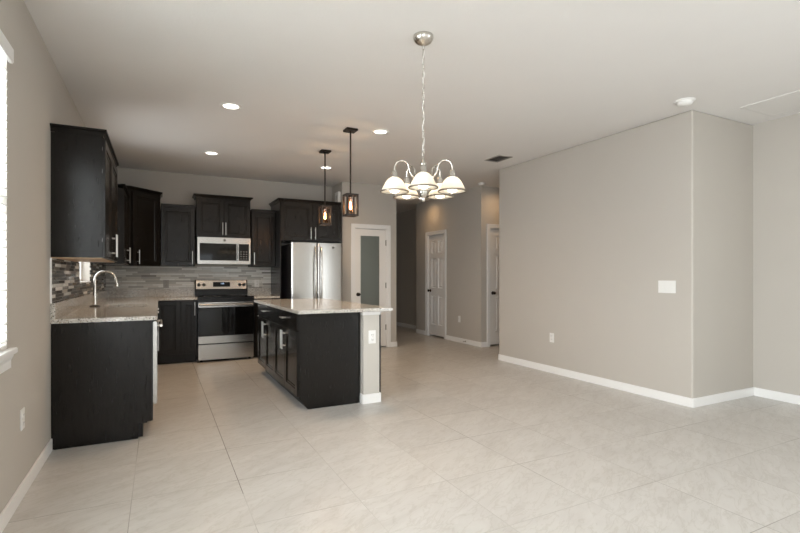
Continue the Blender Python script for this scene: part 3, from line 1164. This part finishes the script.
gh = math.hypot(y1 - y0, z1 - z0)
on_guard(B((-rw + 0.015, -0.004, 0.006), (rw - 0.015, 0.0, gh - 0.008), 0.001), 'control_panel', M_steel, gd)
on_guard(B((-0.125, -0.0065, 0.040), (0.120, -0.0042, 0.112), 0.001), 'display', M_blackglass, gd)
dg = MB()
SEG = {'1': 'bc', '2': 'abged', '4': 'fgbc', '5': 'afgcd', '0': 'abcdef'}


def digit(m, ch, x, z, w_, h_, y):
    t_ = h_ * 0.13
    for sgm in SEG[ch]:
        if sgm in 'agd':
            zz = {'a': h_, 'g': h_ / 2, 'd': 0}[sgm]
            m.box((x, y, z + zz - t_ / 2), (x + w_, y + 0.0006, z + zz + t_ / 2))
        else:
            xx = x + w_ if sgm in 'bc' else x
            za = z + h_ / 2 if sgm in 'bf' else z
            m.box((xx - t_ / 2, y, za), (xx + t_ / 2, y + 0.0006, za + h_ / 2))


for i, ch in enumerate('1', 0):
    digit(dg, ch, -0.020, 0.078, 0.010, 0.020, -0.0075)
digit(dg, '2', 0.0, 0.078, 0.010, 0.020, -0.0075)
digit(dg, '4', 0.018, 0.078, 0.010, 0.020, -0.0075)
on_guard(dg, 'display_digits', M_digit, gd)
for x in (-0.325, -0.255, 0.265, 0.325):
    m = MB().lathe([(0.0, 0.0), (0.024, 0.0), (0.024, -0.006), (0.019, -0.010), (0.017, -0.026), (0.0, -0.028)], 20, (x, -0.004, 0.070), 'Y')
    m.box((x - 0.004, -0.040, 0.052), (x + 0.004, -0.028, 0.088), 0.001)
    on_guard(m, 'knob', M_blackmatte, gd)

# ------------------------------------------------------------------ microwave
mw = thing('microwave', 'stainless over-the-range microwave under the raised cabinet', 'microwave', (0.8595, 7.40, 1.385))
mwx = 0.368
B((-mwx, 0.03, 0.0), (mwx, YB - 7.40 - 0.01, 0.387)).build('body', M_black, mw)
md = MB()
for a, b in (((-mwx, 0, 0.0), (-mwx + 0.030, 0.0285, 0.387)), ((mwx - 0.022, 0, 0.0), (mwx, 0.0285, 0.387)), ((-mwx + 0.030, 0, 0.300), (mwx - 0.022, 0.0285, 0.387)), ((-mwx + 0.030, 0, 0.0), (mwx - 0.022, 0.0285, 0.050))):
    md.box(a, b, 0.0)
fm = md.build('front_frame', M_steel, mw)
B((-mwx + 0.030, 0.004, 0.050), (0.165, 0.028, 0.300)).build('door_window', M_blackglass, mw)
B((0.165, 0.003, 0.050), (0.2, 0.0285, 0.300)).build('handle_strip', M_steel, mw)
B((0.2, 0.004, 0.050), (mwx - 0.022, 0.028, 0.300)).build('control_panel', M_blackglass, mw)
m = MB()
m.tube([(0.1825, -0.034, 0.045), (0.1825, -0.034, 0.305)], 0.009, 12)
for z in (0.07, 0.28):
    m.tube([(0.1825, 0.003, z), (0.1825, -0.034, z)], 0.007, 10)
m.build('handle', M_steel, mw)
M_key = simple('keypad_print', (0.30, 0.30, 0.30), 0.5)
for i in range(3):
    for j in range(4):
        B((0.222 + i * 0.04, 0.0028, 0.075 + j * 0.035), (0.242 + i * 0.04, 0.0040, 0.083 + j * 0.035)).build('key', M_key, mw)


def badge(parent, x, y, z, r):
    m = MB().lathe([(0.0, 0.0), (r, 0.0), (r, -0.0015), (r * .8, -0.002), (r * .8, -0.0012), (0.0, -0.0012)], 24, (x, y, z), 'Y')
    # script-like monogram loops
    for cx_, rr in ((-r * .26, r * .3), (r * .24, r * .3)):
        m.tube([(x + cx_ + rr * math.cos(a), y - 0.0016, z + rr * 1.2 * math.sin(a)) for a in [math.radians(q) for q in range(40, 330, 24)]], r * .07, 6)
    return m.build('badge', M_red, parent)


badge(mw, 0.0, -0.0002, 0.348, 0.017)

# ------------------------------------------------------------------ refrigerator
fr = thing('refrigerator', 'stainless french door refrigerator beside the pantry', 'refrigerator', (2.137, 6.955, 0))
fw = 0.397
B((-fw, 0.075, 0.03), (fw, 0.80, 1.69), 0.004).build('body', M_greysteel, fr)
for x in (-0.34, 0.34):
    B((x - 0.03, 0.12, 0.0), (x + 0.03, 0.7, 0.03)).build('foot', M_blackmatte, fr)
for sx in (-1, 1):
    x0, x1 = (-fw, -0.003) if sx < 0 else (0.003, fw)
    m = MB()
    NS = 24
    out = [(x0 + 0.002, 0.07), (x1 - 0.002, 0.07)]
    for i in range(NS + 1):
        x = x1 + (x0 - x1) * i / NS
        e_ = min(x - x0, x1 - x) / 0.008
        rnd_ = 0.006 * (1 - min(1.0, e_)) ** 2
        out.append((x, 0.016 * (x / fw) ** 2 + rnd_))
    k = len(out)
    za, zb = 0.735, 1.708
    m.add([(x, y, za) for x, y in out] + [(x, y, zb) for x, y in out], [(i, i + 1, k + i + 1, k + i) for i in range(1, k - 1)], True)
    m.add([(x, y, za) for x, y in out] + [(x, y, zb) for x, y in out], [list(range(k)), list(range(k, 2 * k)), (0, 1, k + 1, k), (k - 1, 0, k, 2 * k - 1)])
    d = m.build('door', M_steel, fr)
    hx_ = sx * 0.046
    m = MB()
    pts = []
    for i in range(13):
        q = i / 12
        pts.append((hx_, -0.028 - 0.034 * math.sin(PI * q) ** 0.6, 0.80 + q * 0.84))
    m.tube([(hx_, 0.0, 0.80)] + pts + [(hx_, 0.0, 1.64)], 0.0125, 12)
    m.build('handle', M_nickel, d)
    if sx > 0:
        badge(d, 0.245, 0.0055, 1.64, 0.018)
d = MB().box((-fw, 0.0, 0.09), (fw, 0.07, 0.727), 0.008).build('freezer_drawer', M_steel, fr)
m = MB()
m.tube([(-0.30, 0.0, 0.66), (-0.30, -0.05, 0.66), (0.30, -0.05, 0.66), (0.30, 0.0, 0.66)], 0.0125, 12)
m.build('handle', M_nickel, d)

# ------------------------------------------------------------------ island
IX, IY0 = 1.128, 4.226
IW = 0.985
YI1 = 6.15


def island_fronts(w_, ytop=0.868):
    h_ = w_ / 2
    return [('drawer', 0.0, w_, 0.715, ytop, h_, 0.80, False),
            ('door', 0.0, h_, 0.118, 0.705, h_ - 0.030, 0.585, True), ('door', h_, w_, 0.118, 0.705, h_ + 0.030, 0.585, True)]


IN = (YI1 - IY0 - 0.018) / 2
ic = base_cab('island_cabinet', 'far island base cabinet facing the range', IN - 0.001, 0.585, (IX, YI1, 0), -PI / 2, island_fronts(IN - 0.001))
ic2 = base_cab('island_cabinet', 'near island base cabinet beside the dark island end panel', IN - 0.001, 0.585, (IX, YI1 - IN, 0), -PI / 2, island_fronts(IN - 0.001))
e2 = thing('island_end_panel', 'plain dark end panel of the island facing the camera', 'cabinet panel', (0, 0, 0))
pts = [(IX + 0.075, 0.0), (IX + 0.590, 0.0), (IX + 0.590, BHT), (IX - 0.004, BHT), (IX - 0.004, 0.104), (IX + 0.075, 0.104)]
pts = [(IX + 0.074, 0.0), (IX + 0.582, 0.0), (IX + 0.582, BHT), (IX - 0.003, BHT), (IX - 0.003, 0.106)]
k = len(pts)
m = MB()
m.add([(x, IY0, z) for x, z in pts] + [(x, IY0 + 0.017, z) for x, z in pts],
      [list(range(k)), list(range(k, 2 * k))[::-1]] + [(i, (i + 1) % k, k + (i + 1) % k, k + i) for i in range(k)])
m.build('panel', M_esp, e2)
B((IX + 0.076, IY0 - 0.012, 0.0), (IX + 0.562, IY0 - 0.0005, 0.014), 0.004).build('shoe_molding', M_esp, e2)

# half wall of the island with its pilaster end
PX0, PX1, PY0 = 1.724, 1.888, 4.166
hwl = thing('island_half_wall', 'painted half wall end of the island with white cap and foot', 'half wall', (0, 0, 0))
m = B((PX0, PY0, 0), (PX1, 4.30, BHT))
m.box((PX0, 4.30, 0), (1.915, YI1, BHT))
m.build('post', paint('half_wall_paint_lit', (0.56, 0.53, 0.48)), hwl)  # wall paint lightened in colour for the brighter light on the post


def ring_trim(x0, x1, y0, y1, z0, z1, t_):
    m = MB()
    m.box((x0 - t_, y0 - t_, z0), (x1 + t_, y0, z1), 0.002)
    m.box((x0 - t_, y0 + 0.0005, z0), (x0 - 0.0003, y1, z1), 0.0)
    m.box((x1 + 0.0003, y0 + 0.0005, z0), (x1 + t_, y1, z1), 0.0)
    return m


ring_trim(PX0, PX1, PY0, 4.224, 0.0, 0.088, 0.014).build('foot_trim', M_trim, hwl)
mm = ring_trim(PX0, PX1, PY0, 4.224, 0.838, 0.8775, 0.010)
mm.box((PX0 - 0.018, PY0 - 0.018, 0.861), (PX1 + 0.018, PY0 - 0.010, 0.8775), 0.002)
mm.build('cap_trim', M_trim, hwl)
tag(B((1.9155, 4.302, 0.0), (1.966, YI1, BHT), 0.001).build('island_back_panel', M_esp), 'thin dark panel on the hallway side of the island', 'cabinet panel')

it = MB()
it.box((1.068, 4.042, CT0), (1.974, 6.20, CT1), 0.004)
tag(it.build('island_countertop', M_gran), 'speckled granite countertop on the island', 'countertop')

# ------------------------------------------------------------------ wall plates
OUT = 'duplex wall outlets'


def outlet(label, loc, rotz, w_=0.072, h_=0.116, group=OUT, mat=None):
    t = thing('wall_outlet', label, 'outlet', loc, rotz, group)
    B((-w_ / 2, -0.006, -h_ / 2), (w_ / 2, 0.0, h_ / 2), 0.002).build('cover_plate', mat or M_plate, t)
    for z in (-0.021, 0.021):
        r_ = MB().lathe([(0.0, 0.0), (0.0155, 0.0), (0.0155, -0.0025), (0.0, -0.0025)], 20, (0, -0.0062, z), 'Y').build('receptacle', mat or M_plate, t)
        s2 = B((-0.008, -0.0094, z - 0.004), (-0.005, -0.0088, z + 0.007))
        s2.box((0.005, -0.0094, z - 0.004), (0.008, -0.0088, z + 0.007))
        s2.build('slot', M_slot, r_)
    return t


outlet('white outlet low on the left wall under the blinds window', (XL, 3.262, 0.425), PI / 2)
outlet('white outlet low on the broad right wall', (XR, 4.43, 0.44), -PI / 2)
outlet('white outlet on the hallway wall beside the narrow panel door', (XH, 7.235, 0.425), -PI / 2)
outlet('white outlet on the island half wall post', (1.812, PY0, 0.628), 0, 0.075, 0.125)
outlet('taupe grey outlet on the mosaic backsplash left of the range', (0.092, YB - TT, 1.090), 0, 0.076, 0.120, OUT, simple('taupe_plate', (0.34, 0.325, 0.295), 0.4))
outlet('white outlet on the grey mosaic backsplash right of the range', (1.390, YB - TT, 1.090), 0, 0.072, 0.116)

sw = thing('switch_plate', 'wide white switch plate with three rockers on the right wall', 'light switch', (XR, 2.925, 1.105), -PI / 2)
B((-0.088, -0.006, -0.060), (0.088, 0.0, 0.060), 0.002).build('cover_plate', M_plate, sw)
for x in (-0.047, 0.0, 0.047):
    B((x - 0.0165, -0.0095, -0.034), (x + 0.0165, -0.0062, 0.034), 0.001).build('rocker', M_plate, sw)

ch = thing('door_chime', 'small white chime box high on the pantry side wall above the refrigerator cabinet', 'door chime', (XP0, 7.455, 2.495), -PI / 2)
B((-0.085, -0.045, -0.095), (0.085, 0.0, 0.095), 0.006).build('cover', M_plate, ch)
m = MB()
for i in range(5):
    m.box((-0.04, -0.0465, -0.03 + i * 0.014), (0.04, -0.0450, -0.024 + i * 0.014))
m.build('grille', simple('chime_grille', (0.45, 0.44, 0.42), 0.5), ch)

ds = thing('door_stop', 'small spring door stop on the hallway baseboard', 'door stop', (XH - BT, 7.02, 0.045), -PI / 2)
MB().lathe([(0.0, 0.0), (0.012, 0.0), (0.012, -0.004), (0.0, -0.004)], 14, (0, 0, 0), 'Y').build('mount', M_hinge, ds)
MB().tube([(0.006 * math.cos(i * .8), -0.005 - i * 0.0009, 0.006 * math.sin(i * .8)) for i in range(64)], 0.0013, 5).build('spring', M_hinge, ds)
MB().lathe([(0.0, -0.062), (0.008, -0.062), (0.008, -0.075), (0.0, -0.075)], 12, (0, 0, 0), 'Y').build('tip', M_plate, ds)

# ------------------------------------------------------------------ ceiling fittings
def can(label, x, y, visible_power, col=(1.0, 0.69, 0.42)):
    t = thing('recessed_light', label, 'ceiling light', (x, y, H), 0, 'recessed ceiling lights')
    MB().lathe([(0.066, -0.0015), (0.070, -0.007), (0.084, -0.006), (0.092, -0.002), (0.092, 0.0)], 36).build('trim_ring', M_plate, t)
    MB().lathe([(0.0, -0.003), (0.067, -0.003)], 36).build('lens', M_lens, t)
    lamp('recessed_lamp', (0, 0, -0.03), visible_power, col, 0.07, math.radians(168), t)
    return t


can('round recessed light nearest the camera, above the kitchen aisle', 0.578, 4.507, 34)
can('round recessed light between the nearer pendant and the chandelier', 2.093, 4.587, 34)
can('round recessed light in front of the tall corner cabinet', 0.582, 6.34, 34)
can('round recessed light just behind the farther pendant rod', 2.102, 6.457, 34)
can('round recessed light in the hallway ceiling before the narrow panel door', 4.60, 8.15, 8, (1.0, 0.62, 0.30))
can('round recessed light above the half hidden panel door', 5.14, 6.26, 8, (1.0, 0.62, 0.30))

sd = thing('smoke_detector', 'round white smoke detector near the corner of the right wall', 'smoke detector', (4.10, 2.583, H))
MB().lathe([(0.066, 0.0), (0.066, -0.012), (0.062, -0.028), (0.045, -0.040), (0.0, -0.042)], 32).build('housing', M_plate, sd)
MB().lathe([(0.084, 0.0), (0.084, -0.007), (0.066, -0.009)], 32).build('base_ring', M_plate, sd)
sd2 = thing('smoke_detector', 'small round white smoke detector on the hallway ceiling', 'smoke detector', (4.76, 6.40, H))
MB().lathe([(0.055, 0.0), (0.055, -0.012), (0.050, -0.026), (0.036, -0.034), (0.0, -0.035)], 28).build('housing', M_plate, sd2)
MB().lathe([(0.066, 0.0), (0.066, -0.006), (0.055, -0.008)], 28).build('base_ring', M_plate, sd2)


def grille(name, label, x0, x1, y0, y1, mat, n_, along='Y', ang=35, sw_=0.016):
    t = thing(name, label, 'air vent', ((x0 + x1) / 2, (y0 + y1) / 2, H))
    hx_, hy_ = (x1 - x0) / 2, (y1 - y0) / 2
    b_ = 0.022
    m = MB()
    m.box((-hx_, -hy_, -0.008), (hx_, -hy_ + b_, 0.0))
    m.box((-hx_, hy_ - b_, -0.008), (hx_, hy_, 0.0))
    m.box((-hx_, -hy_ + b_, -0.008), (-hx_ + b_, hy_ - b_, 0.0))
    m.box((hx_ - b_, -hy_ + b_, -0.008), (hx_, hy_ - b_, 0.0))
    m.build('frame', mat, t)
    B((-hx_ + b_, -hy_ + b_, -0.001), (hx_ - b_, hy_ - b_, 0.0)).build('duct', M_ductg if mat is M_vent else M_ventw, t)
    m = MB()
    a = math.radians(ang)
    for i in range(n_):
        q = (i + .5) / n_
        if along == 'Y':
            x = -hx_ + b_ + q * 2 * (hx_ - b_)
            dx, dz = sw_ / 2 * math.cos(a), sw_ / 2 * math.sin(a)
            m.add([(x - dx, -hy_ + b_, -0.006 - dz), (x + dx, -hy_ + b_, -0.006 + dz), (x + dx, hy_ - b_, -0.006 + dz), (x - dx, hy_ - b_, -0.006 - dz)], [(0, 1, 2, 3)])
        else:
            y = -hy_ + b_ + q * 2 * (hy_ - b_)
            dy, dz = sw_ / 2 * math.cos(a), sw_ / 2 * math.sin(a)
            m.add([(-hx_ + b_, y - dy, -0.006 - dz), (-hx_ + b_, y + dy, -0.006 + dz), (hx_ - b_, y + dy, -0.006 + dz), (hx_ - b_, y - dy, -0.006 - dz)], [(0, 1, 2, 3)])
    m.build('louvers', mat, t)
    return t


grille('ceiling_register', 'grey ceiling air register near the far end of the right wall', 3.83, 4.05, 4.79, 5.10, M_vent, 9, 'Y', 25)
grille('return_air_grille', 'large white return air grille on the ceiling at the right edge', 4.70, 5.22, 1.95, 2.45, M_ventw, 22, 'X', -7, 0.0200)

# ------------------------------------------------------------------ pendants over the island
def pendant(label, x, y):
    t = thing('pendant_light', label, 'pendant light', (x, y, H), 0, 'cage pendants over the island')
    B((-0.062, -0.062, -0.022), (0.062, 0.062, 0.0), 0.004).build('canopy', M_bronze, t)
    MB().tube([(0, 0, -0.022), (0, 0, -0.672)], 0.0085, 10).build('rod', M_bronze, t)
    zt_, zb_ = -0.678, -0.908
    a = 0.056
    b_ = 0.009
    m = MB()
    for sx in (-1, 1):
        for sy in (-1, 1):
            m.box((sx * a - b_, sy * a - b_, zb_), (sx * a + b_, sy * a + b_, zt_))
    for z in (zt_ - 0.018, zb_):
        for s2 in (-1, 1):
            m.box((-a + b_, s2 * a - b_, z), (a - b_, s2 * a + b_, z + 0.018))
            m.box((s2 * a - b_, -a + b_, z), (s2 * a + b_, a - b_, z + 0.018))
    m.box((-a + b_, -0.010, zt_ - 0.014), (a - b_, 0.010, zt_ - 0.002))
    m.build('cage', M_rustic, t)
    MB().lathe([(0.0, -0.672), (0.020, -0.672), (0.020, -0.70), (0.016, -0.735), (0.0, -0.735)], 18).build('socket', M_bronze, t)
    MB().lathe([(0.043, -0.710), (0.043, -0.885), (0.042, -0.885), (0.042, -0.710)], 24).build('glass_cylinder', M_jar, t)
    bl_ = MB().lathe([(0.012, -0.735), (0.014, -0.750), (0.021, -0.785), (0.024, -0.810), (0.018, -0.838), (0.0, -0.846)], 20).build('bulb', M_amber, t)
    f_ = MB()
    for k_ in range(6):
        q = k_ * PI / 3
        f_.tube([(0.006 * math.cos(q), 0.006 * math.sin(q), -0.760), (0.010 * math.cos(q), 0.010 * math.sin(q), -0.835)], 0.0022, 6)
    f_.build('filament', M_filament, bl_)
    lamp('pendant_lamp', (0, 0, -0.80), 8.0, (1.0, 0.60, 0.30), 0.012, None, t)
    return t


M_rustic = simple('rustic_brown_wood_cage', (0.016, 0.011, 0.008), 0.45)
def lit_amber():
    t = NT('lit_amber_bulb_glass')
    tr = t.n('ShaderNodeBsdfTransparent')
    em = t.n('ShaderNodeEmission')
    em.inputs[0].default_value = (1.0, 0.42, 0.12, 1)
    em.inputs[1].default_value = 0.6
    ad = t.n('ShaderNodeAddShader')
    t.l(tr.outputs[0], ad.inputs[0])
    t.l(em.outputs[0], ad.inputs[1])
    t.l(ad.outputs[0], t.out.inputs[0])
    return t.m


M_amber = lit_amber()
pendant('square cage pendant light nearer the chandelier, lit filament bulb', 1.783, 4.66)
pendant('square cage pendant light farther back, in front of the refrigerator cabinet', 1.81, 5.60)

# ------------------------------------------------------------------ chandelier
M_rim = simple('aged_nickel_rim', (0.30, 0.265, 0.22), 0.35, 1.0)
CX, CYY = 1.505, 2.640
cl = thing('chandelier', 'five light brushed nickel chandelier hanging on a chain from the ceiling', 'chandelier', (CX, CYY, -0.008))
MB().lathe([(0.0, H + 0.008), (0.064, H + 0.008), (0.065, H - 0.004), (0.062, H - 0.016), (0.052, H - 0.030), (0.034, H - 0.042), (0.014, H - 0.048), (0.009, H - 0.052), (0.0, H - 0.052)], 36).build('canopy', M_nickel, cl)
# chain: alternating oval links
m = MB()
ztop, zbot = H - 0.048, 1.955
L = 0.040
nl = int((ztop - zbot) / (L - 0.010))
step = (ztop - zbot) / nl
for i in range(nl):
    zc = ztop - (i + .5) * step
    pts = []
    for k_ in range(14):
        a = 2 * PI * k_ / 14
        u, w_ = 0.0075 * math.cos(a), (step / 2 + 0.004) * math.sin(a)
        pts.append((u, 0, zc + w_) if i % 2 == 0 else (0, u, zc + w_))
    m.tube(pts, 0.0018, 6, closed=True)
m.build('chain', M_nickel, cl)
m = MB()
m.tube([(0.006 * math.sin(i * .55), 0.006 * math.cos(i * .55), H - 0.048 - i * (ztop - zbot) / 60) for i in range(61)], 0.0022, 6)
m.build('cord', M_plate, cl)
body = [(0.0, 1.962), (0.010, 1.960), (0.012, 1.945), (0.022, 1.938), (0.014, 1.925), (0.011, 1.90), (0.020, 1.888), (0.026, 1.872), (0.024, 1.850), (0.012, 1.838), (0.0115, 1.800),
        (0.013, 1.790), (0.036, 1.782), (0.036, 1.776), (0.030, 1.745), (0.018, 1.722), (0.010, 1.716), (0.012, 1.706), (0.009, 1.694), (0.0, 1.688)]
MB().lathe(body, 28).build('center_column', M_nickel, cl)
vx, vy = -CX, -CYY
a0 = math.atan2(vy, vx)
RA = 0.190
for k_ in range(5):
    ang = a0 + k_ * 2 * PI / 5
    def pt(r_, z_):
        return (r_ * math.cos(ang), r_ * math.sin(ang), z_)
    pts = [pt(0.022, 1.862), pt(0.045, 1.842), pt(0.070, 1.846), pt(0.088, 1.872), pt(0.097, 1.905)]
    for i in range(1, 12):
        q = PI - i * PI / 12
        pts.append(pt(0.142 + 0.045 * math.cos(q), 1.905 + 0.040 * math.sin(q)))
    pts += [pt(RA, 1.900), pt(RA, 1.872)]
    arm = MB().tube(pts, 0.0058, 10).build('arm', M_nickel, cl)
    cx_, cy_ = RA * math.cos(ang), RA * math.sin(ang)
    MB().lathe([(0.0, 1.880), (0.014, 1.880), (0.016, 1.868), (0.019, 1.862), (0.020, 1.842), (0.026, 1.838), (0.026, 1.830), (0.0, 1.830)], 20, (cx_, cy_, 0)).build('socket', M_nickel, arm)
    # ribbed bell shade, open below
    sh = MB()
    prof = [(0.024, 1.834), (0.034, 1.829), (0.047, 1.818), (0.058, 1.802), (0.067, 1.784), (0.076, 1.765), (0.085, 1.747)]
    inner = [(r_ - 0.003, z_ - 0.0015) for r_, z_ in prof[::-1]]
    NN = 64
    v, f = [], []
    for r_, z_ in prof + inner:
        for j in range(NN):
            q = 2 * PI * j / NN
            rr = r_ * (1 + 0.012 * math.cos(NN / 2 * q))
            v.append((cx_ + rr * math.cos(q), cy_ + rr * math.sin(q), z_))
    nr = len(prof) * 2
    for i in range(nr - 1):
        for j in range(NN):
            j2 = (j + 1) % NN
            f.append((i * NN + j, i * NN + j2, (i + 1) * NN + j2, (i + 1) * NN + j))
    sh.add(v, f, True)
    sh.build('shade', M_shade, arm)
    MB().lathe([(0.0855, 1.752), (0.0900, 1.751), (0.0915, 1.747), (0.0900, 1.743), (0.0855, 1.742), (0.0845, 1.747), (0.0855, 1.752)], 40, (cx_, cy_, 0)).build('shade_rim', M_rim, arm)
    MB().lathe([(0.012, 1.830), (0.014, 1.815), (0.028, 1.788), (0.032, 1.768), (0.026, 1.745), (0.0, 1.735)], 18, (cx_, cy_, 0)).build('bulb', M_bulb, arm)
    lamp('chandelier_lamp', (cx_, cy_, 1.738), 2.2, (1.0, 0.76, 0.48), 0.03, math.radians(160), cl)
    lamp('chandelier_lamp', (cx_ - 0.038 * math.cos(ang), cy_ - 0.038 * math.sin(ang), 1.782), 0.07, (1.0, 0.86, 0.66), 0.012, None, cl)
